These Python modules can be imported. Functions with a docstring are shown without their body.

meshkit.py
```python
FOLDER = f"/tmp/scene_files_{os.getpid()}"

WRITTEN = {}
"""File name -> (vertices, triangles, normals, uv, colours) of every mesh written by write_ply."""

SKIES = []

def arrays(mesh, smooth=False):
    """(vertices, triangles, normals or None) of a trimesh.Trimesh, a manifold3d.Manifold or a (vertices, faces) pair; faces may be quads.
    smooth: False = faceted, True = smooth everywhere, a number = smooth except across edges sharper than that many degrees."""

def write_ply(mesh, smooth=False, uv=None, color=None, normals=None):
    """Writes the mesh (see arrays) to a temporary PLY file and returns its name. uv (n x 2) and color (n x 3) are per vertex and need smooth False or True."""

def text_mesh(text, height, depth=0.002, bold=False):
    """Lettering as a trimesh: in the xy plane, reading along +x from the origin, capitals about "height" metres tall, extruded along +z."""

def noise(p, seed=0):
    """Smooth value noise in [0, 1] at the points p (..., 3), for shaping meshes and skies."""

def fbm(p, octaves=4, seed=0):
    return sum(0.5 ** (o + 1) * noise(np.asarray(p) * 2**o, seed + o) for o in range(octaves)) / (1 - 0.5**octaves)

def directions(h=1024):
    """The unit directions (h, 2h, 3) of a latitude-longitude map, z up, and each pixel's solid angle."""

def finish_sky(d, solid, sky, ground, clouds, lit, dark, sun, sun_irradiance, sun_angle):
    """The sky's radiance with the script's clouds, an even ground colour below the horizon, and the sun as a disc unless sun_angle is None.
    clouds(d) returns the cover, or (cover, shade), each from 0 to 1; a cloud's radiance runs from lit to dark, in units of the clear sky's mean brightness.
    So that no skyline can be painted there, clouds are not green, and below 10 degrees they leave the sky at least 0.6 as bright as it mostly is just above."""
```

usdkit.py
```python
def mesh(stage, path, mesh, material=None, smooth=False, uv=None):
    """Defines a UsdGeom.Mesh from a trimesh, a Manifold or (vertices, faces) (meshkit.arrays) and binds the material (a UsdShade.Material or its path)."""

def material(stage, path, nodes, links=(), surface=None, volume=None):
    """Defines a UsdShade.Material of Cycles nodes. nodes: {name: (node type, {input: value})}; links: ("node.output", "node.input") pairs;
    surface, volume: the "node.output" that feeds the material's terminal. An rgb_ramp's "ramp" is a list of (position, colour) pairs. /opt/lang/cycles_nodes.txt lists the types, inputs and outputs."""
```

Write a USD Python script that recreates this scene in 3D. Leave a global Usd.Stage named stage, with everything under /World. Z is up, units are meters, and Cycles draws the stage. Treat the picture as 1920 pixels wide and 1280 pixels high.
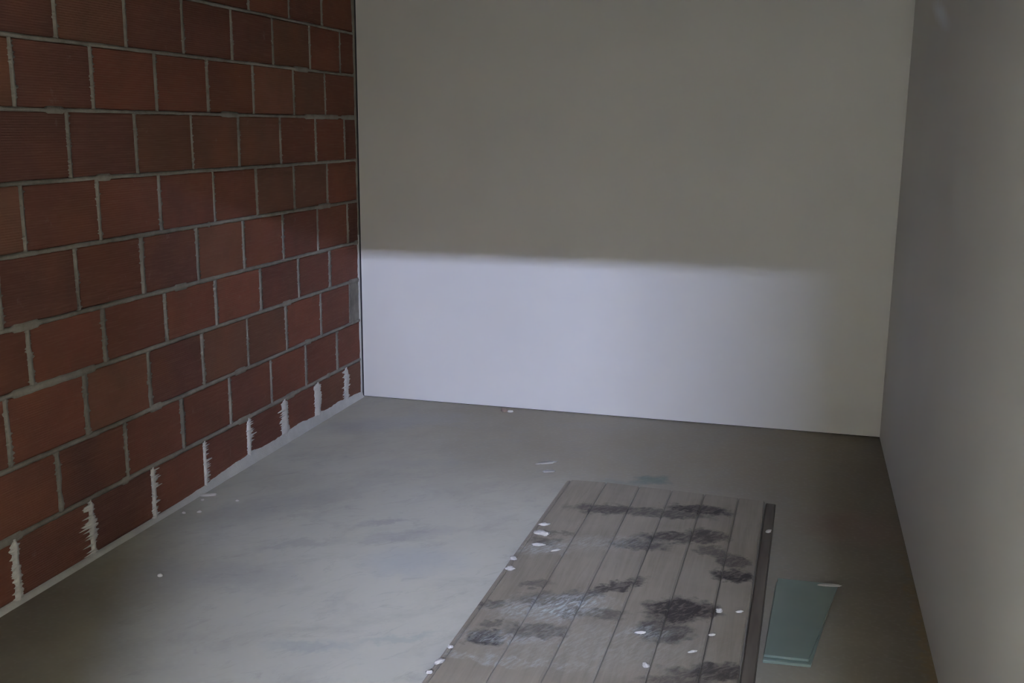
import math, random
import numpy as np
import trimesh
import usdkit
import meshkit
from pxr import Usd, UsdGeom, UsdLux, Gf, Sdf

stage = Usd.Stage.CreateInMemory()
UsdGeom.SetStageUpAxis(stage, 'Z')
UsdGeom.SetStageMetersPerUnit(stage, 1.0)
world = UsdGeom.Xform.Define(stage, '/World')
stage.SetDefaultPrim(world.GetPrim())
UsdGeom.Scope.Define(stage, '/World/Looks')

# ------------------------------------------------------------------ camera
F_PX = 1945.3
EYE = (2.17477, -4.91407, 1.40)
RIGHT = (0.96353816, 0.26747372, 0.00721224)
UP = (-0.06091582, 0.19303494, 0.97929912)
FWD = (-0.26054456, 0.94403142, -0.20228991)
cam = UsdGeom.Camera.Define(stage, '/World/camera')
cam.CreateHorizontalApertureAttr(36.0)
cam.CreateVerticalApertureAttr(24.0)
cam.CreateFocalLengthAttr(36.0 * F_PX / 1920.0)
cam.CreateClippingRangeAttr(Gf.Vec2f(0.02, 100.0))
cam.CreateExposureAttr(2.0)
cam.AddTransformOp().Set(Gf.Matrix4d(*RIGHT, 0, *UP, 0, *[-c for c in FWD], 0, *EYE, 1))

# ------------------------------------------------------------------ light levels
# Night or basement: no sky reaches the room. A cool fluorescent tube in the passage
# outside shines through the doorway behind the camera, an unseen globe added in the passage fills.
TUBE = (0.63, 0.715, 1.05)
TUBE_STRENGTH = 1150.0
FILL = (1.0, 1.035, 0.99)
FILL_STRENGTH = 400.0
LAMP_X0, LAMP_X1, LAMP_Z = 2.39, 3.07, 2.88
FILL_AT = (2.05, -5.62, 2.80)
DOOR_X0, DOOR_X1, DOOR_Z = 1.50, 2.385, 2.10
ROOM_W, FRONT_Y, CEIL = 2.5917, -4.97, 2.60

dome = UsdLux.DomeLight.Define(stage, '/World/night_air')
dome.CreateIntensityAttr(0.0)

# ------------------------------------------------------------------ helpers
used = {}


def numbered(name, parent):
    k = (parent, name)
    n = used.get(k, 0)
    used[k] = n + 1
    return name if n == 0 else '%s_%03d' % (name, n)


def obj(name, mesh, mat, parent=None, smooth=False):
    base = '/World' if parent is None else str(parent.GetPath())
    m = usdkit.mesh(stage, base + '/' + numbered(name, base), mesh, mat, smooth=smooth)
    return m.GetPrim()


def tag(p, label=None, cat=None, group=None, kind=None):
    for k, v in (('label', label), ('category', cat), ('group', group), ('kind', kind)):
        if v:
            p.SetCustomDataByKey(k, v)
    return p


def thing(name, label, cat, loc=(0, 0, 0), rotz=0.0, group=None, kind=None):
    x = UsdGeom.Xform.Define(stage, '/World/' + numbered(name, '/World'))
    x.AddTranslateOp().Set(Gf.Vec3d(*loc))
    if rotz:
        x.AddRotateZOp().Set(math.degrees(rotz))
    return tag(x.GetPrim(), label, cat, group, kind)


def box(x0, x1, y0, y1, z0, z1):
    m = trimesh.creation.box((x1 - x0, y1 - y0, z1 - z0))
    m.apply_translation(((x0 + x1) / 2, (y0 + y1) / 2, (z0 + z1) / 2))
    return m


def cat_(ms):
    return trimesh.util.concatenate(ms)


class Mat:
    """Collects Cycles nodes for one material."""

    def __init__(self, name):
        self.path, self.n, self.l, self.k = '/World/Looks/' + name, {}, [], 0

    def node(self, kind, links=None, **inp):
        self.k += 1
        nm = 'n%d' % self.k
        self.n[nm] = (kind, inp)
        for i, src in (links or {}).items():
            self.l.append((src, nm + '.' + i))
        return nm

    def pos(self, scale=(1, 1, 1), loc=(0, 0, 0), rot=(0, 0, 0)):
        if not hasattr(self, '_g'):
            self._g = self.node('geometry')
        return self.node('mapping', {'vector': self._g + '.position'}, location=loc, rotation=rot, scale=scale) + '.vector'

    def streaks(self, ang, sx, sy, loc=(0, 0, 0)):
        """Coordinates on the ground plane stretched along the direction ang (degrees)."""
        v = self.node('mapping', {'vector': self.pos(loc=loc)}, rotation=(0, 0, -math.radians(ang))) + '.vector'
        return self.node('mapping', {'vector': v}, scale=(sx, sy, 0.0)) + '.vector'

    def noise(self, vec, scale, detail=3, rough=0.5, dist=0.0):
        return self.node('noise_texture', {'vector': vec}, scale=scale, detail=detail, roughness=rough, distortion=dist) + '.fac'

    def ramp(self, fac, stops):
        return self.node('rgb_ramp', {'fac': fac}, ramp=stops)

    def mask(self, fac, a, b):
        return self.node('map_range', {'value': fac}, from_min=a, from_max=b, to_min=0.0, to_max=1.0, clamp=True) + '.result'

    def math(self, op, a, b, c=0.0):
        links, inp = {}, {'math_type': op}
        for nm, v in (('value1', a), ('value2', b), ('value3', c)):
            if isinstance(v, str):
                links[nm] = v
            else:
                inp[nm] = v
        return self.node('math', links, **inp) + '.value'

    def mix(self, fac, a, b, mode='mix'):
        links, inp = {}, {'mix_type': mode}
        for nm, v in (('fac', fac), ('color1', a), ('color2', b)):
            if isinstance(v, str):
                links[nm] = v
            else:
                inp[nm] = v
        return self.node('mix', links, **inp) + '.color'

    def blob(self, cx, cy, rx, ry, ang=0.0, warp=None):
        """1 in the middle of an ellipse on the ground plane, 0 at its rim; angle in degrees; warp: a colour to shift it by."""
        src = warp or self.pos()
        m1 = self.node('mapping', {'vector': src}, location=(-cx, -cy, 0.0), scale=(1, 1, 0.0)) + '.vector'
        m2 = self.node('mapping', {'vector': m1}, rotation=(0, 0, -math.radians(ang))) + '.vector'
        m3 = self.node('mapping', {'vector': m2}, scale=(1 / rx, 1 / ry, 1)) + '.vector'
        return self.node('gradient_texture', {'vector': m3}, gradient_type='spherical') + '.fac'

    def warped(self, scale, amount):
        v = self.pos()
        n = self.node('noise_texture', {'vector': v}, scale=scale, detail=4, roughness=0.6)
        s = self.node('vector_math', {'vector1': n + '.color'}, math_type='subtract', vector2=(0.5, 0.5, 0.5)) + '.vector'
        s = self.node('vector_math', {'vector1': s}, math_type='scale', scale=amount) + '.vector'
        return self.node('vector_math', {'vector1': v, 'vector2': s}, math_type='add') + '.vector'

    def bump(self, h, strength, dist):
        return self.node('bump', {'height': h}, strength=strength, distance=dist) + '.normal'

    def done(self, color, rough=0.8, normal=None, spec=0.3, **more):
        links = {}
        inp = dict(specular_ior_level=spec, **more)
        for k, v in (('base_color', color), ('roughness', rough)):
            if isinstance(v, str):
                links[k] = v
            else:
                inp[k] = v
        if normal:
            links['normal'] = normal
        p = self.node('principled_bsdf', links, **inp)
        return usdkit.material(stage, self.path, self.n, self.l, surface=p + '.BSDF')


# ------------------------------------------------------------------ materials
def paint_mat(name, col, blotch=False):
    m = Mat(name)
    n = m.noise(m.pos(), 1.6, 3)
    c = m.ramp(n, [(0.3, tuple(x * 0.955 for x in col)), (0.7, col)]) + '.color'
    n2 = m.noise(m.pos((1, 1, 1)), 120, 2)
    if blotch:  # a soft paler, cooler blotch high on the wall
        v = m.warped(9, 0.05)
        a = m.node('mapping', {'vector': v}, location=(0, 0.98, -1.785), scale=(0, 1, 1)) + '.vector'
        a = m.node('mapping', {'vector': a}, rotation=(math.radians(-12), 0, 0)) + '.vector'
        a = m.node('mapping', {'vector': a}, scale=(1, 1 / 0.36, 1 / 0.045)) + '.vector'
        f = m.node('gradient_texture', {'vector': a}, gradient_type='spherical') + '.fac'
        c = m.mix(m.mask(f, 0.0, 0.8), c, (0.86, 0.92, 0.98))
    return m.done(c, 0.62, m.bump(n2, 0.08, 0.002), spec=0.25)


M = {}
M['white_paint'] = paint_mat('white_paint', (0.78, 0.775, 0.76))
M['white_paint_right'] = paint_mat('white_paint_right', (0.76, 0.758, 0.735), True)
M['cream_paint'] = paint_mat('cream_paint', (0.74, 0.66, 0.52))
M['ceiling_paint'] = paint_mat('ceiling_paint', (0.13, 0.127, 0.12))


def brick_mat(name, a, b):
    m = Mat(name)
    oi = m.node('object_info')
    rnd = oi + '.random'
    shift = m.node('combine_xyz', {'x': rnd, 'y': rnd, 'z': rnd}) + '.vector'
    sh = m.node('vector_math', {'vector1': shift}, math_type='scale', scale=37.0) + '.vector'
    v = m.node('vector_math', {'vector1': m.pos(), 'vector2': sh}, math_type='add') + '.vector'
    base = m.ramp(rnd, [(0.0, a), (0.45, b), (0.7, tuple(0.82 * x for x in b)), (1.0, tuple(1.15 * x for x in a))]) + '.color'
    smoke = m.mask(m.noise(v, 6.5, 4, 0.6), 0.42, 0.72)
    c = m.mix(m.math('multiply', smoke, 0.55), base, tuple(0.72 * x + 0.012 for x in (a[0] * 0.8, a[1], a[2] * 0.95)))
    strv = m.node('mapping', {'vector': v}, scale=(1, 2.2, 30)) + '.vector'
    streak = m.mask(m.noise(strv, 5, 3, 0.6), 0.48, 0.75)
    c = m.mix(m.math('multiply', streak, 0.35), c, (0.26, 0.145, 0.10))
    warm = m.mask(m.noise(v, 3.6, 3, 0.5), 0.50, 0.75)
    c = m.mix(m.math('multiply', warm, 0.5), c, (0.265, 0.105, 0.058))
    dust = m.mask(m.noise(v, 16, 5, 0.65), 0.66, 0.80)
    c = m.mix(m.math('multiply', dust, 0.35), c, (0.36, 0.30, 0.26))
    ridge = m.node('wave_texture', {'vector': m.pos()}, wave_type='bands', bands_direction='z', profile='sine', scale=42, distortion=0.15, detail=2, detail_scale=2.0) + '.fac'
    h = m.math('add', m.math('multiply', ridge, 0.6), m.noise(v, 90, 3))
    return m.done(c, 0.85, m.bump(h, 0.35, 0.0025), spec=0.2)


M['brick'] = [brick_mat('fired_clay_red', (0.249, 0.090, 0.060), (0.213, 0.085, 0.060)),
              brick_mat('fired_clay_brown', (0.235, 0.103, 0.069), (0.202, 0.099, 0.069)),
              brick_mat('fired_clay_dark', (0.204, 0.081, 0.059), (0.172, 0.077, 0.062))]


def mortar_mat(name, a, b):
    m = Mat(name)
    n = m.math('multiply_add', m.noise(m.pos(), 2.6, 3, 0.6), 0.6, m.math('multiply', m.noise(m.pos(), 16, 4, 0.65), 0.4))
    c = m.ramp(n, [(0.32, a), (0.66, b)]) + '.color'
    return m.done(c, 0.92, m.bump(m.noise(m.pos(), 130, 4, 0.7), 0.6, 0.004), spec=0.15)


M['mortar'] = mortar_mat('grey_mortar', (0.17, 0.158, 0.138), (0.40, 0.375, 0.33))
M['white_mortar'] = mortar_mat('white_mortar', (0.66, 0.65, 0.63), (0.78, 0.77, 0.75))
M['pale_mortar'] = mortar_mat('pale_mortar', (0.52, 0.52, 0.50), (0.70, 0.70, 0.68))
M['dark_gap'] = mortar_mat('gap_shade', (0.05, 0.05, 0.055), (0.08, 0.08, 0.085))  # dark colour stands in for shade inside the narrow gaps
M['chip'] = mortar_mat('plaster_chip', (0.52, 0.50, 0.47), (0.72, 0.70, 0.67))
M['brown_chip'] = mortar_mat('brown_chip', (0.22, 0.15, 0.12), (0.42, 0.34, 0.29))


def floor_mat():
    m = Mat('concrete_screed')
    big = m.noise(m.pos((1, 1, 0)), 1.1, 4, 0.55, 0.4)
    c = m.ramp(big, [(0.28, (0.315, 0.304, 0.255)), (0.5, (0.352, 0.342, 0.288)), (0.72, (0.388, 0.378, 0.320))]) + '.color'
    # trowel sweeps
    sw = m.noise(m.streaks(50, 0.9, 2.6), 2.6, 5, 0.62, 1.2)
    c = m.mix(m.math('multiply', m.mask(sw, 0.48, 0.72), 0.30), c, (0.265, 0.26, 0.235))
    # brown foot-worn dirt on the right-hand side and along the back wall
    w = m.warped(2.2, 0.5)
    dirt = m.blob(2.50, -1.2, 1.25, 2.8, 0, w)
    c = m.mix(m.math('multiply', m.mask(dirt, 0.0, 0.6), 0.72), c, (0.165, 0.143, 0.112))
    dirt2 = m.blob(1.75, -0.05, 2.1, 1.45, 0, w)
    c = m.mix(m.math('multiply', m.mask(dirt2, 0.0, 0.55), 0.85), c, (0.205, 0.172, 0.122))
    dirt3 = m.blob(-0.05, -3.0, 1.40, 1.2, 0, w)  # painted shade: the beam fading out toward the near left corner
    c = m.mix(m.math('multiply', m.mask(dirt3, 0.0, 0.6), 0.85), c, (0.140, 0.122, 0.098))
    beam_pool = m.blob(1.0, -2.5, 1.0, 1.5, 0, w)  # painted light: paler floor where the tube beam lands
    c = m.mix(m.math('multiply', m.mask(beam_pool, 0.0, 0.7), 0.7), c, (0.440, 0.432, 0.365))
    pat = m.mask(m.noise(m.streaks(50, 0.9, 1.3), 4.2, 6, 0.68, 0.5), 0.50, 0.68)
    c = m.mix(m.math('multiply', pat, 0.30), c, (0.20, 0.196, 0.176))
    # small dark scuffs
    sc = m.mask(m.noise(m.streaks(50, 0.9, 2.0), 9, 6, 0.72, 0.8), 0.55, 0.70)
    c = m.mix(m.math('multiply', sc, 0.34), c, (0.19, 0.187, 0.172))
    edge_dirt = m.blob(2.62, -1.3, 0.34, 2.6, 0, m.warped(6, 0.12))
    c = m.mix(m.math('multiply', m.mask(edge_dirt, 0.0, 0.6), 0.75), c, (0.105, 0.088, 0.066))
    w2 = m.warped(14, 0.16)
    for (x, y, rx, ry, ang, col, amt) in (
            (1.02, -1.92, 0.14, 0.10, 20, (0.290, 0.310, 0.318), 0.45),
            (0.92, -1.72, 0.16, 0.04, 35, (0.224, 0.224, 0.224), 0.40),
            (0.58, -1.90, 0.14, 0.03, 30, (0.218, 0.218, 0.205), 0.4),
            (0.80, -1.62, 0.10, 0.025, 30, (0.211, 0.211, 0.205), 0.5),
            (0.95, -2.53, 0.10, 0.025, 10, (0.251, 0.277, 0.264), 0.5),
            (1.17, -2.42, 0.10, 0.02, 30, (0.240, 0.277, 0.257), 0.4),
            (0.45, -2.20, 0.24, 0.09, 15, (0.238, 0.234, 0.224), 0.4),
            (0.32, -1.62, 0.30, 0.10, 50, (0.231, 0.231, 0.218), 0.45),
            (0.30, -0.45, 0.35, 0.10, 35, (0.251, 0.251, 0.244), 0.5),
            (0.70, -0.95, 0.16, 0.05, 20, (0.238, 0.238, 0.224), 0.35),
            (1.66, -0.90, 0.055, 0.045, 10, (0.085, 0.125, 0.110), 0.7),
            (1.54, -0.96, 0.11, 0.04, 10, (0.150, 0.172, 0.150), 0.5),
            (2.42, -1.20, 0.16, 0.14, 0, (0.172, 0.109, 0.092), 0.5),
            (2.585, -2.05, 0.018, 0.60, 0, (0.172, 0.120, 0.053), 0.6)):
        c = m.mix(m.math('multiply', m.mask(m.blob(x, y, rx * 1.6, ry * 1.6, ang, w2), 0.05, 0.65), amt), c, col)
    g = m.noise(m.pos((1, 1, 0)), 60, 4, 0.6)
    c = m.mix(m.math('multiply', m.mask(g, 0.5, 0.8), 0.12), c, (0.46, 0.46, 0.43))
    rg = m.node('map_range', {'value': big}, from_min=0.3, from_max=0.7, to_min=0.62, to_max=0.48, clamp=True) + '.result'
    h = m.math('add', m.noise(m.pos((1, 1, 0)), 22, 4), m.math('multiply', sw, 1.5))
    return m.done(c, rg, m.bump(h, 0.10, 0.006), spec=0.3, diffuse_roughness=1.0)


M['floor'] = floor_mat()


def board_mat(name, k):
    m = Mat(name)
    grain = m.noise(m.pos((26, 1.6, 26), loc=(k * 3.1, k, 0)), 2.2, 5, 0.62, 0.5)
    c = m.ramp(grain, [(0.25, (0.170, 0.146, 0.112)), (0.5, (0.204, 0.178, 0.138)), (0.8, (0.242, 0.214, 0.169))]) + '.color'
    dust = m.mask(m.noise(m.pos(), 3.2, 5, 0.6), 0.42, 0.66)
    c = m.mix(m.math('multiply', dust, 0.5), c, (0.262, 0.234, 0.190))
    w = m.warped(20, 0.13)
    fine = m.noise(m.streaks(55, 1.0, 2.6), 24, 5, 0.7, 0.8)
    ragged = m.mask(fine, 0.36, 0.56)
    dark = None
    for (x, y, rx, ry, ang, amt) in (
            (1.55, -1.345, 0.14, 0.05, 8, 0.8), (1.72, -1.33, 0.22, 0.045, 3, 0.7), (1.88, -1.255, 0.13, 0.05, 3, 1.0),
            (1.72, -1.64, 0.10, 0.05, 5, 0.75), (1.84, -1.54, 0.16, 0.05, 12, 0.85), (1.93, -1.50, 0.08, 0.06, 0, 0.9),
            (1.965, -1.63, 0.06, 0.05, 0, 0.7), (2.03, -1.69, 0.05, 0.06, 20, 0.8), (2.045, -1.80, 0.09, 0.045, 8, 1.0),
            (1.90, -2.09, 0.10, 0.085, 40, 1.15), (1.97, -2.07, 0.06, 0.06, 10, 0.9), (1.885, -2.23, 0.09, 0.07, 10, 0.85),
            (1.41, -2.405, 0.06, 0.05, 0, 1.0), (1.37, -2.20, 0.06, 0.03, 15, 0.7), (1.40, -2.32, 0.05, 0.025, 30, 0.6),
            (1.70, -1.99, 0.13, 0.03, 48, 0.9), (1.60, -2.09, 0.05, 0.05, 20, 0.7), (1.52, -2.13, 0.10, 0.05, 20, 0.6),
            (1.53, -2.33, 0.10, 0.05, 20, 0.65), (1.66, -2.18, 0.12, 0.035, 12, 0.6), (1.46, -2.03, 0.05, 0.03, 20, 0.6),
            (2.03, -2.42, 0.13, 0.05, 15, 0.9), (1.96, -2.50, 0.12, 0.05, 10, 0.7), (1.41, -1.70, 0.05, 0.04, 10, 0.6),
            (1.43, -1.62, 0.06, 0.02, 10, 0.5)):
        f = m.math('multiply', m.mask(m.blob(x, y, rx * 1.3, ry * 1.35, ang, w), 0.14, 0.48), amt)
        dark = f if dark is None else m.math('maximum', dark, f)
    c = m.mix(m.math('multiply', dark, m.math('multiply_add', ragged, 0.55, 0.48)), c, (0.040, 0.033, 0.032))
    pale = None
    scr = m.mask(m.noise(m.streaks(64, 1.1, 4.6), 24, 5, 0.7, 0.6), 0.44, 0.60)
    for (x, y, rx, ry, ang, amt) in (
            (1.585, -2.16, 0.12, 0.07, 40, 1.0), (1.50, -2.20, 0.12, 0.07, 20, 0.65), (1.47, -2.39, 0.16, 0.03, 5, 0.55),
            (1.55, -2.50, 0.18, 0.022, 5, 0.45), (1.42, -2.52, 0.12, 0.018, -5, 0.5), (1.82, -2.26, 0.08, 0.03, 10, 0.6),
            (1.42, -1.76, 0.08, 0.05, 30, 0.6), (1.60, -1.66, 0.16, 0.06, 20, 0.3), (1.70, -2.36, 0.30, 0.14, 10, 0.22)):
        f = m.math('multiply', m.mask(m.blob(x, y, rx * 1.5, ry * 1.5, ang, w), 0.05, 0.7), amt)
        pale = f if pale is None else m.math('maximum', pale, f)
    c = m.mix(m.math('multiply', pale, m.math('multiply_add', scr, 0.75, 0.15)), c, (0.40, 0.43, 0.42))
    h = m.math('add', m.math('multiply', fine, 0.7), grain)
    return m.done(c, 0.72, m.bump(h, 0.2, 0.005), spec=0.3, diffuse_roughness=0.8)


M['plank'] = [board_mat('worn_board_%s' % 'abc'[k], k) for k in range(3)]
mm = Mat('worn_board_edge')
M['plank_edge'] = mm.done(mm.ramp(mm.noise(mm.pos((20, 2, 20)), 2, 4), [(0.3, (0.130, 0.112, 0.094)), (0.7, (0.180, 0.157, 0.132))]) + '.color', 0.8)

mm = Mat('green_glass')
sm = mm.noise(mm.pos(), 7, 4, 0.6)
M['glass'] = mm.done(mm.ramp(sm, [(0.3, (0.42, 0.57, 0.53)), (0.7, (0.50, 0.63, 0.58))]) + '.color', 0.28, spec=0.5, transmission_weight=0.55, ior=1.5)
mm = Mat('green_glass_edge')
M['glass_edge'] = mm.done((0.55, 0.80, 0.80), 0.35, spec=0.6, transmission_weight=0.25, ior=1.5)

mm = Mat('lamp_housing_white')
M['housing'] = mm.done((0.75, 0.75, 0.74), 0.4)
mm = Mat('lamp_end_metal')
M['metal'] = mm.done((0.6, 0.6, 0.6), 0.35, metallic=1.0)
M['tube_glow'] = usdkit.material(stage, '/World/Looks/tube_glow', {'e': ('emission', {'color': TUBE, 'strength': TUBE_STRENGTH})}, surface='e.emission')
M['fill_glow'] = usdkit.material(stage, '/World/Looks/fill_glow', {'e': ('emission', {'color': FILL, 'strength': FILL_STRENGTH})}, surface='e.emission')

# ------------------------------------------------------------------ room shell
rng = np.random.default_rng(7)
OUT_Y, OUT_Z, OX0, OX1 = -8.20, 3.10, -1.2, 4.8


def struct(name, mesh, mat, parent=None, label=None, smooth=False):
    p = obj(name, mesh, mat, parent, smooth)
    if parent is None:
        tag(p, label, name.split('_')[0], kind='structure')
    return p


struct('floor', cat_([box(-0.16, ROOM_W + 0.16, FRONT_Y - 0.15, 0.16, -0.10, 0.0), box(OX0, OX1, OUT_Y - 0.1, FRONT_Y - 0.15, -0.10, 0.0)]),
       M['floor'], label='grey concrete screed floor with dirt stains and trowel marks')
struct('wall_back', box(0.010, ROOM_W - 0.0005, 0.0, 0.14, 0.005, CEIL), M['white_paint'], label='smooth white plastered wall at the back of the room')
struct('trim', box(-0.14, ROOM_W, 0.012, 0.13, 0.0, 0.0049), M['dark_gap'], label='dark strip painted as the shade under the white back wall')  # shade of the gap painted as a dark strip
struct('wall_right', box(ROOM_W, ROOM_W + 0.15, FRONT_Y, 0.14, 0.0, CEIL), M['white_paint_right'], label='smooth off-white plastered wall on the right')
struct('ceiling', box(-0.16, ROOM_W + 0.16, FRONT_Y, 0.14, CEIL, CEIL + 0.12), M['ceiling_paint'], label='plain ceiling above the picture')
y0, y1 = FRONT_Y - 0.15, FRONT_Y
struct('wall_front', cat_([box(-0.16, DOOR_X0, y0, y1, 0, OUT_Z), box(DOOR_X1, ROOM_W + 0.16, y0, y1, 0, OUT_Z), box(DOOR_X0, DOOR_X1, y0, y1, DOOR_Z, OUT_Z),
                           box(OX0, -0.16, y0, y1, 0, OUT_Z), box(ROOM_W + 0.16, OX1, y0, y1, 0, OUT_Z)]),
       M['white_paint'], label='plastered wall with the doorway behind the camera')
struct('wall_passage', cat_([box(OX0, OX1, OUT_Y - 0.12, OUT_Y, 0, OUT_Z), box(OX0 - 0.12, OX0, OUT_Y - 0.12, y1, 0, OUT_Z), box(OX1, OX1 + 0.12, OUT_Y - 0.12, y1, 0, OUT_Z)]),
       M['cream_paint'], label='cream walls of the passage outside the doorway')
struct('ceiling_passage', box(OX0 - 0.12, OX1 + 0.12, OUT_Y - 0.12, y1, OUT_Z, OUT_Z + 0.1), M['ceiling_paint'], label='ceiling of the passage outside the doorway')

# ------------------------------------------------------------------ brick wall
BED = [2.457, 2.253, 2.049, 1.8452, 1.6440, 1.4404, 1.2312, 1.0266, 0.8187, 0.6264, 0.4118, 0.2043, 0.0]
JOINTS = [
    [-0.19], [-0.35], [-0.17], [-0.685, -0.358],
    [-2.175, -1.838, -1.504, -1.166, -0.837, -0.492, -0.174],
    [-2.372, -2.025, -1.685, -1.355, -1.016, -0.663, -0.351],
    [-2.158, -1.82, -1.482, -1.148, -0.8, -0.461, -0.145],
    [-2.38, -2.038, -1.703, -1.352, -1.021, -0.688, -0.351],
    [-2.502, -2.168, -1.829, -1.487, -1.147, -0.809, -0.468, -0.133],
    [-2.402, -2.059, -1.708, -1.373, -1.025, -0.677, -0.349],
    [-2.517, -2.171, -1.832, -1.486, -1.148, -0.812, -0.461, -0.131],
    [-2.325, -1.985, -1.645, -1.306, -0.964, -0.633, -0.295],
    [-2.535, -2.19, -1.848, -1.512, -1.174, -0.856, -0.522, -0.199]]
TOPS = [CEIL] + BED[:-1]
wall = thing('wall_left', 'unplastered wall of large red hollow clay bricks with grey mortar joints', 'wall', kind='structure')
obj('mortar_core', box(-0.16, -0.010, FRONT_Y + 0.0005, 0.14, 0.0, CEIL), M['mortar'], wall)


def brick_mesh(ya, yb, za, zb, xf, r):
    """A block with a chamfered, slightly uneven front face at x = xf."""
    c = 0.005
    e = lambda s: r.uniform(-s, s)
    back = [(-0.05, ya, za), (-0.05, yb, za), (-0.05, yb, zb), (-0.05, ya, zb)]
    rim = [(xf - c, ya, za), (xf - c, yb, za), (xf - c, yb, zb), (xf - c, ya, zb)]
    face = [(xf + e(.0012), ya + c + e(.0015), za + c + e(.0015)), (xf + e(.0012), yb - c + e(.0015), za + c + e(.0015)),
            (xf + e(.0012), yb - c + e(.0015), zb - c + e(.0015)), (xf + e(.0012), ya + c + e(.0015), zb - c + e(.0015))]
    v = np.array(back + rim + face)
    q = []
    for a, b in ((0, 4), (4, 8)):
        for i in range(4):
            j = (i + 1) % 4
            q.append((a + i, a + j, b + j, b + i))
    q.append((8, 9, 10, 11))
    q.append((3, 2, 1, 0))
    return v, np.array(q)


def ribbon(centre, wl, wr, along, lift, depth=-0.012):
    """A mortar bead on the wall plane: centre (n,2) in (y,z), left and right half widths, lift of its face above the wall plane."""
    n = len(centre)
    d = np.array([[0, 1.0], [1.0, 0]][0 if along == 'y' else 1])
    cols = [(-wl, depth), (-wl * 0.86, lift * 0.7), (0 * wl, lift), (wr * 0.86, lift * 0.7), (wr, depth)]
    V = []
    for off, x in cols:
        yz = centre + d[None] * np.asarray(off)[:, None]
        V.append(np.column_stack([np.broadcast_to(x, (n,)), yz]))
    V = np.stack(V, 1).reshape(-1, 3)
    k = len(cols)
    q = [(i * k + j, i * k + j + 1, (i + 1) * k + j + 1, (i + 1) * k + j) for i in range(n - 1) for j in range(k - 1)]
    return trimesh.Trimesh(V, np.vstack([np.array(q)[:, [0, 1, 2]], np.array(q)[:, [0, 2, 3]]]), process=False)


def nz(t, seed, f):
    t = np.asarray(t, float)
    return meshkit.fbm(np.stack([t * f, np.full_like(t, seed * 7.31), np.full_like(t, 0.5)], -1), 4, seed) - 0.5


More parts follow.
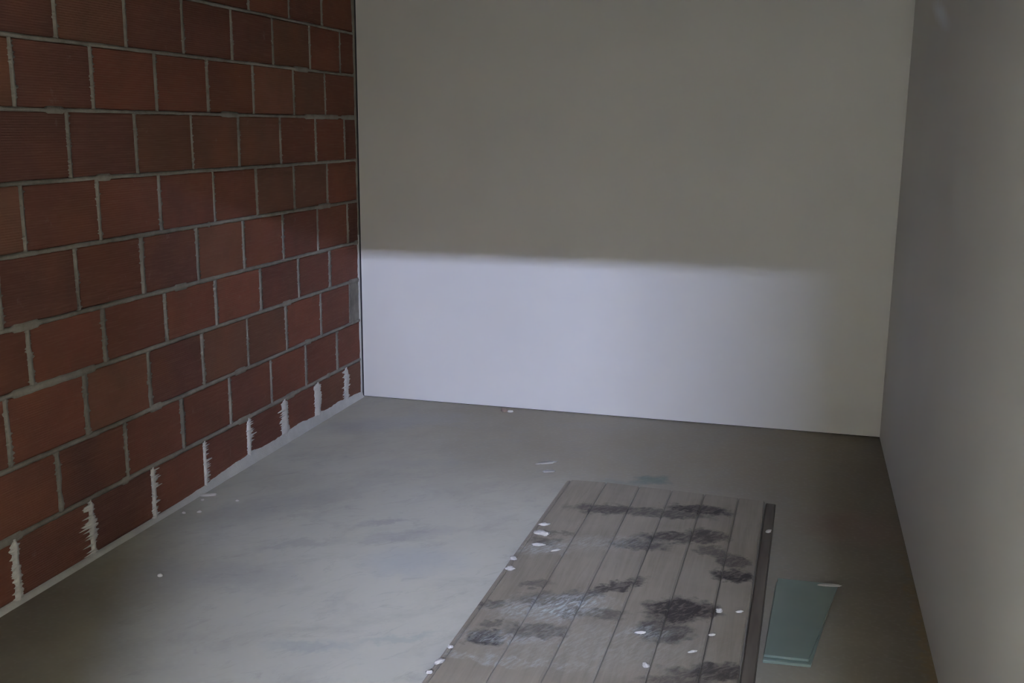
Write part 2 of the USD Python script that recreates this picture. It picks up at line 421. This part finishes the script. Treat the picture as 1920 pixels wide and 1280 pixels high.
beads, white_beads = [], []
GAP = 0.0055
for r_i, (top, bot, js) in enumerate(zip(TOPS, BED, JOINTS)):
    js = sorted(js)
    while js[0] > FRONT_Y + 0.30:
        js = [js[0] - 0.3395] + js
    bottom_row = r_i == len(BED) - 1
    edges = [FRONT_Y + 0.001] + [j for j in js if j > FRONT_Y + 0.05] + [-0.006]
    za = bot + (0.014 if bottom_row else GAP)
    zb = top - GAP
    for a, b in zip(edges[:-1], edges[1:]):
        ya, yb = a + (GAP if a > FRONT_Y + 0.05 else 0), b - (GAP if b < -0.05 else 0.004)
        mat = M['brick'][rng.choice(3, p=[0.42, 0.33, 0.25])]
        if r_i == 10 and b > -0.05:
            mat = M['mortar']          # the closer in this course is a lump of mortar
        if r_i in (4, 6, 8) and b > -0.05:
            mat = M['brick'][2]
        obj('brick', brick_mesh(ya, yb, za, zb, rng.uniform(-0.002, 0.0015), rng), mat, wall)
    for k, j in enumerate(edges[1:-1]):
        nn = 110 if bottom_row else 46
        t = np.linspace(bot + 0.002, top - 0.002, nn)
        s = int(rng.integers(1, 9999))
        wide = rng.choice([0.0052, 0.0068, 0.0085] if r_i < 8 else [0.0066, 0.0098, 0.0135], p=[0.3, 0.4, 0.3])
        cx = j + 0.004 * nz(t, s, 6) + rng.uniform(-0.03, 0.03) * (t - (bot + top) / 2) * 0.25
        if bottom_row and j > -3.4:
            base, left, right = {-2.535: (0.016, 0.35, 0.2), -2.19: (0.015, 1.1, 0.35), -1.848: (0.014, 0.2, 1.1), -1.512: (0.010, 0.15, 0.9),
                                 -1.174: (0.017, 0.15, 0.9), -0.856: (0.036, 0.8, 0.25), -0.522: (0.036, 0.3, 0.2),
                                 -0.199: (0.032, 0.9, 0.6)}.get(j, (0.014, 0.6, 0.6))
            fade = np.clip((top - 0.002 - t) / 0.02, 0.25, 1)
            spk = lambda: np.convolve((rng.random(nn) < 0.20) * rng.uniform(0.008, 0.032, nn), [0.45, 1.0, 0.45], 'same') * np.clip(1.4 + 2.5 * nz(t, s + 9, 18), 0, 1.4)
            wl = (base * (0.9 + 1.6 * nz(t, s + 1, 16)) + left * spk()) * fade
            wr = (base * (0.9 + 1.6 * nz(t, s + 2, 16)) + right * spk()) * fade
            white_beads.append(ribbon(np.column_stack([cx, t]), np.maximum(wl, .003), np.maximum(wr, .003), 'z', 0.0045))
        else:
            spk = lambda: (rng.random(nn) < 0.22) * rng.uniform(0.001, 0.012, nn)
            wl = wide * (0.95 + 1.5 * nz(t, s + 1, 22)) + spk()
            wr = wide * (0.95 + 1.5 * nz(t, s + 2, 22)) + spk()
            beads.append(ribbon(np.column_stack([cx, t]), np.maximum(wl, .002), np.maximum(wr, .002), 'z', 0.0022))
    if not bottom_row:
        t = np.linspace(FRONT_Y + 0.004, -0.004, 620)
        s = int(rng.integers(1, 9999))
        w0 = rng.uniform(0.0062, 0.0078) if r_i < 6 else rng.uniform(0.0075, 0.0092)
        cz = bot + 0.006 * nz(t, s, 1.5) + 0.003 * nz(t, s + 5, 9)
        blob_ = (meshkit.noise(np.stack([t * 5.0, t * 0 + s, t * 0], -1), s) > 0.86) * 0.006
        wl = w0 * (1.0 + 1.1 * nz(t, s + 1, 14)) + blob_
        wr = w0 * (1.0 + 1.1 * nz(t, s + 2, 14)) + blob_
        beads.append(ribbon(np.column_stack([t, cz]), np.maximum(wl, .003), np.maximum(wr, .003), 'y', 0.0028))
obj('mortar', cat_(beads), M['mortar'], wall, smooth=True)
for wb in white_beads:
    tag(obj('white_joint', wb, M['white_mortar'], wall, smooth=True), 'ragged white plaster-filled joint')
# fillet of pale plaster along the foot of the wall
t = np.linspace(-4.9, -0.004, 700)
hgt = 0.013 + 0.042 * np.exp(-((t + 0.75) / 0.75) ** 4) + (0.012 + 0.03 * np.exp(-((t + 0.75) / 0.75) ** 4)) * nz(t, 3, 7) + 0.008 * nz(t, 9, 40)
hgt = np.clip(hgt, 0.006, 0.075)
foot = 0.008 + 0.006 * nz(t, 5, 8)
V, q = [], []
for i, y in enumerate(t):
    V += [(-0.01, y, hgt[i]), (0.0035, y, hgt[i] * 0.9), (0.006, y, hgt[i] * 0.35), (0.006 + foot[i], y, 0.0), (-0.01, y, 0.0)]
for i in range(len(t) - 1):
    q += [(i * 5 + j, i * 5 + j + 1, i * 5 + j + 6, i * 5 + j + 5) for j in range(3)]
obj('floor_fillet', (np.array(V), np.array(q)), M['pale_mortar'], wall, smooth=True)
# ragged plaster squeezed into the corner with the back wall, and the slit beside it, its shade painted dark
t = np.linspace(0.004, CEIL - 0.004, 330)
wl = np.maximum(0.016 + 0.03 * nz(t, 21, 6) + 0.014 * nz(t, 22, 40), 0.003)
wr = np.full_like(t, 0.004)
for lo, hi, mat in ((0.0, 0.86, M['pale_mortar']), (0.86, CEIL, M['mortar'])):
    k = (t >= lo - 0.008) & (t <= hi)
    obj('corner_plaster', ribbon(np.column_stack([np.full_like(t[k], -0.005), t[k]]), wl[k], wr[k], 'z', 0.0035), mat, wall, smooth=True)
obj('corner_slit', box(-0.012, 0.009, 0.004, 0.10, 0.006, CEIL - 0.002), M['dark_gap'], wall)

# ------------------------------------------------------------------ door panel on the floor
BX0, BX1, BY0, BY1, BT = 1.345, 2.152, -3.06, -1.045, 0.030
board = thing('door_panel', 'worn brown grooved wooden door panel lying flat on the concrete floor, smeared with dirt', 'door panel', (0, 0, 0))
GROOVES = [BX0 + 0.014, 1.500, 1.633, 1.760, 1.886, 2.014, 2.112]
far = lambda x: BY1 - 0.045 * (x - BX0) / (BX1 - BX0) - (0.034 * math.exp(-((x - BX0) / 0.022)))


def skew(x, y):
    """The panel lies a touch out of square with the walls."""
    return x - 0.020 * (y - BY1) / (BY0 - BY1) * 1.25, y


def plank_mesh(xa, xb, z0, z1, g, r):
    n = 9
    ys = np.linspace(0, 1, n)
    prof = [(xa, z0), (xa, z1 - g), (xa + g * 0.9, z1), (xb - g * 0.9, z1), (xb, z1 - g), (xb, z0)]
    V, q = [], []
    for i, s in enumerate(ys):
        for (x, z) in prof:
            y = BY0 + (far(x) - BY0) * s
            zz = z if z < z1 - 0.02 else z + r.uniform(-0.0006, 0.0006)
            if i == n - 1 and z > z0 + 0.01:
                y -= 0.004
            X, Y = skew(x, y)
            V.append((X, Y, zz))
    k = len(prof)
    for i in range(n - 1):
        for j in range(k):
            q.append((i * k + j, i * k + (j + 1) % k, (i + 1) * k + (j + 1) % k, (i + 1) * k + j))
    f = [(a, b, c) for a, b, c, d in q] + [(a, c, d) for a, b, c, d in q]
    for base, fl in ((0, False), ((n - 1) * k, True)):
        for j in range(1, k - 1):
            tri = (base, base + j, base + j + 1)
            f.append(tri if fl else tri[::-1])
    return trimesh.Trimesh(np.array(V), np.array(f), process=False)


for k, (a, b) in enumerate(zip(GROOVES[:-1], GROOVES[1:])):
    obj('plank', plank_mesh(a + 0.0015, b - 0.0015, 0.0, BT, 0.0045, rng), M['plank'][k % 3], board, smooth=25)
tag(obj('edge_strip', plank_mesh(2.116, BX1, 0.0, BT - 0.007, 0.004, rng), M['plank_edge'], board, smooth=25), 'darker lower edge strip along the right side')
tag(obj('edge_strip', plank_mesh(BX0, BX0 + 0.0135, 0.0, BT - 0.002, 0.004, rng), M['plank'][1], board, smooth=25), 'narrow edge strip along the left side')
obj('backing', cat_([plank_mesh(BX0 + 0.016, 2.110, 0.0, BT - 0.010, 0.002, rng)]), M['plank_edge'], board)

# ------------------------------------------------------------------ panes of green glass
def pane(name, label, pts, z0, th):
    c = np.mean(pts, 0)
    p = thing(name, label, 'glass pane', (c[0], c[1], z0), group='stacked glass panes')
    q = np.array(pts) - c
    inner = q * 0.986
    ring = lambda P, z: [(x, y, z) for x, y in P]
    b = 0.0012
    V = np.array(ring(q * 0.998, 0.0003) + ring(q, b) + ring(q, th - b) + ring(q * 0.994, th))
    fs = []
    for l in range(3):
        for i in range(4):
            j = (i + 1) % 4
            fs.append((l * 4 + i, l * 4 + j, l * 4 + 4 + j, l * 4 + 4 + i))
    fs.append((12, 13, 14, 15))
    fs.append((3, 2, 1, 0))
    obj('sheet', (V, np.array(fs)), M['glass'], p)
    return p


pane('glass_pane', 'lower pale green glass pane lying on the floor beside the door panel, under another pane',
     [(2.150, -2.278), (2.274, -2.268), (2.352, -1.742), (2.171, -1.762)], 0.0004, 0.008)
pane('glass_pane', 'upper pale green glass pane stacked on another pane beside the door panel',
     [(2.152, -2.262), (2.268, -2.256), (2.358, -1.746), (2.176, -1.752)], 0.0092, 0.008)

# ------------------------------------------------------------------ plaster crumbs
def chip_mesh(sx, sy, sz, ang, r):
    m = trimesh.creation.icosphere(2, 1.0)
    v = np.array(m.vertices)
    s = int(r.integers(1, 999))
    v *= (0.25 + 1.5 * meshkit.fbm(v * 1.6 + s, 3, s))[:, None]
    v[:, 2] = np.maximum(v[:, 2], -0.35) + 0.35
    v *= np.array([sx, sy, sz]) * 0.85
    c, s_ = math.cos(ang), math.sin(ang)
    v = np.column_stack([v[:, 0] * c - v[:, 1] * s_, v[:, 0] * s_ + v[:, 1] * c, v[:, 2]])
    v[:, 2] -= v[:, 2].min()
    m.vertices = v
    return m


def chip(name, label, cat, x, y, z, sx, sy, sz, ang, mat='chip', group=None):
    p = obj(name, chip_mesh(sx, sy, sz, math.radians(ang), rng), M[mat], None, smooth=True)
    UsdGeom.Xformable(p).AddTranslateOp().Set(Gf.Vec3d(x, y, z))
    return tag(p, label, cat, group)


Z = BT + 0.0003
chip('plaster_scrap', 'long white plaster scrap on the floor at the foot of the brick wall', 'plaster scrap', 0.040, -1.565, 0.0003, 0.036, 0.011, 0.008, 22)
for (x, y, s, lab) in ((0.048, -1.617, 0.008, 'tiny white crumb on the floor directly below the long plaster scrap'),
                       (0.177, -1.585, 0.008, 'tiny white crumb on the floor to the right of the long plaster scrap'),
                       (0.055, -1.754, 0.008, 'tiny white crumb closest to the brick wall, left of two below the long scrap'),
                       (0.104, -1.729, 0.009, 'tiny white crumb, right of two lying side by side below the long scrap')):
    chip('plaster_crumb', lab, 'plaster crumb', x, y, 0.0003, s, s * 0.7, s * 0.6, 20, group='crumbs by the brick wall')
chip('plaster_crumb', 'single small white crumb alone on the open floor nearest the camera at left', 'plaster crumb', 0.291, -2.255, 0.0003, 0.009, 0.008, 0.007, 40)
chip('dirt_lump', 'small brown and pale lump on the floor close to the white back wall', 'lump', 0.800, -0.068, 0.0003, 0.018, 0.016, 0.016, 0, 'brown_chip')
chip('plaster_crumb', 'small pale crumb on the floor right beside the brown lump at the back wall', 'plaster crumb', 0.833, -0.070, 0.0003, 0.016, 0.011, 0.008, 10)
chip('plaster_smear', 'larger white plaster smear on the floor behind the door panel corner', 'plaster smear', 1.200, -0.800, 0.0002, 0.050, 0.018, 0.004, 38)
chip('plaster_smear', 'smaller white plaster smear nearer the door panel corner', 'plaster smear', 1.230, -0.905, 0.0002, 0.032, 0.018, 0.003, 30)
chip('plaster_chip', 'biggest white plaster chip on the far left corner of the door panel', 'plaster chip', 1.384, -1.645, Z, 0.030, 0.018, 0.012, -15)
chip('plaster_chip', 'narrow white chip just beyond the biggest one on the door panel', 'plaster chip', 1.372, -1.560, Z, 0.022, 0.010, 0.007, 25)
chip('plaster_chip', 'pale flat chip just nearer than the biggest one by the door panel\'s left edge', 'plaster chip', 1.396, -1.742, Z, 0.024, 0.010, 0.006, 15)
chip('plaster_chip', 'thin pale sliver right of the other chips on the door panel, along the first groove', 'plaster chip', 1.460, -1.771, Z, 0.022, 0.008, 0.005, 35)
chip('plaster_chip', 'white chip on the left rim of the door panel, farther of two close together', 'plaster chip', 1.346, -1.878, Z, 0.014, 0.013, 0.008, 30)
chip('plaster_chip', 'round white chip on the left rim of the door panel, nearer of two close together', 'plaster chip', 1.357, -1.957, Z, 0.015, 0.014, 0.010, 10)
chip('plaster_chip', 'small white chip on the panel\'s left rim, farthest of three near the photo\'s bottom', 'plaster chip', 1.339, -2.485, Z, 0.009, 0.008, 0.006, 30)
chip('plaster_chip', 'long white chip on the panel\'s left rim, middle of three near the photo\'s bottom', 'plaster chip', 1.336, -2.566, Z, 0.010, 0.020, 0.007, -25)
chip('plaster_chip', 'small white chip on the left rim of the door panel, lowest in the photo', 'plaster chip', 1.330, -2.625, Z, 0.011, 0.008, 0.006, 20)
chip('plaster_chip', 'white chip in the middle of the door panel at the bottom of the photo', 'plaster chip', 1.859, -2.438, Z, 0.011, 0.010, 0.008, 20)
chip('plaster_flake', 'pale flake beside the large dark stain on the door panel', 'plaster flake', 1.818, -2.262, Z, 0.018, 0.007, 0.006, 12)
chip('plaster_chip', 'round white chip right of the large dark stain on the door panel', 'plaster chip', 2.017, -2.069, Z, 0.011, 0.010, 0.008, 20)
chip('plaster_chip', 'slanted white chip near the right edge strip of the door panel', 'plaster chip', 2.075, -2.055, Z, 0.013, 0.006, 0.006, 35)
chip('plaster_chip', 'small white chip on the right half of the door panel, nearer than the round one', 'plaster chip', 2.010, -2.219, Z, 0.010, 0.007, 0.006, 30)
chip('plaster_chip', 'thin pale sliver on the door panel below the large dark stain', 'plaster chip', 1.968, -2.327, Z, 0.014, 0.005, 0.004, 32)
chip('plaster_flake', 'grey flake lying on the dark right edge strip of the door panel', 'plaster flake', 2.134, -1.382, BT - 0.007 + 0.0003, 0.010, 0.018, 0.005, -20)
chip('plaster_flake', 'pale streak on the far right corner of the upper glass pane', 'plaster flake', 2.330, -1.765, 0.0175, 0.036, 0.010, 0.004, 12)  # raised pale streak at the pane corner

# ------------------------------------------------------------------ tube lamp and added fill globe in the passage behind the camera
lamp = thing('fluorescent_lamp', 'white fluorescent tube lamp on the passage wall behind the camera', 'lamp', (0, 0, 0))
obj('housing', box(LAMP_X0 - 0.04, LAMP_X1 + 0.04, OUT_Y + 0.0005, OUT_Y + 0.06, LAMP_Z - 0.03, LAMP_Z + 0.03), M['housing'], lamp)
ty = OUT_Y + 0.11
tb = trimesh.creation.cylinder(0.019, LAMP_X1 - LAMP_X0, sections=20)
tb.apply_transform(trimesh.transformations.rotation_matrix(math.pi / 2, [0, 1, 0]))
tb.apply_translation(((LAMP_X0 + LAMP_X1) / 2, ty, LAMP_Z))
obj('tube', tb, M['tube_glow'], lamp, smooth=40)
for x in (LAMP_X0 - 0.012, LAMP_X1 + 0.012):
    obj('end_holder', box(x - 0.012, x + 0.012, OUT_Y + 0.06, ty + 0.024, LAMP_Z - 0.024, LAMP_Z + 0.024), M['housing'], lamp)

fill_lamp = thing('globe_lamp', 'added unseen globe fill light in the passage behind the camera', 'lamp', FILL_AT)  # globe added out of view as ambient fill for the room
g = trimesh.creation.icosphere(3, 0.14)
obj('globe', g, M['fill_glow'], fill_lamp, smooth=True)
cap = trimesh.creation.cylinder(0.055, 0.07, sections=24)
cap.apply_translation((0, 0, 0.165))
obj('cap', cap, M['metal'], fill_lamp, smooth=40)
rod = trimesh.creation.cylinder(0.008, OUT_Z - FILL_AT[2] - 0.2, sections=12)
rod.apply_translation((0, 0, 0.2 + (OUT_Z - FILL_AT[2] - 0.2) / 2))
obj('rod', rod, M['metal'], fill_lamp, smooth=40)

# an added, unseen door leaf, ajar to widen the beam's left penumbra
leaf_len = 0.95
leaf = thing('entrance_door', 'added unseen door leaf shading the beam edge in the passage behind the camera', 'door', (DOOR_X0 + 0.012, FRONT_Y - 0.152, 0.0), math.atan2(-0.878, 0.348))
obj('door_leaf', box(0.005, leaf_len, -0.002, 0.040, 0.008, DOOR_Z - 0.006), M['housing'], leaf)
for zz in (0.25, 1.05, 1.85):
    hb = trimesh.creation.cylinder(0.009, 0.11, sections=14)
    hb.apply_translation((0.0, 0.046, zz))
    obj('hinge', hb, M['metal'], leaf, smooth=40)
kn = trimesh.creation.cylinder(0.010, 0.13, sections=14)
kn.apply_transform(trimesh.transformations.rotation_matrix(math.pi / 2, [0, 1, 0]))
kn.apply_translation((leaf_len - 0.11, -0.045, 1.02))
sp = trimesh.creation.cylinder(0.009, 0.05, sections=14)
sp.apply_transform(trimesh.transformations.rotation_matrix(math.pi / 2, [1, 0, 0]))
sp.apply_translation((leaf_len - 0.06, -0.022, 1.02))
obj('lever_handle', cat_([kn, sp]), M['metal'], leaf, smooth=40)
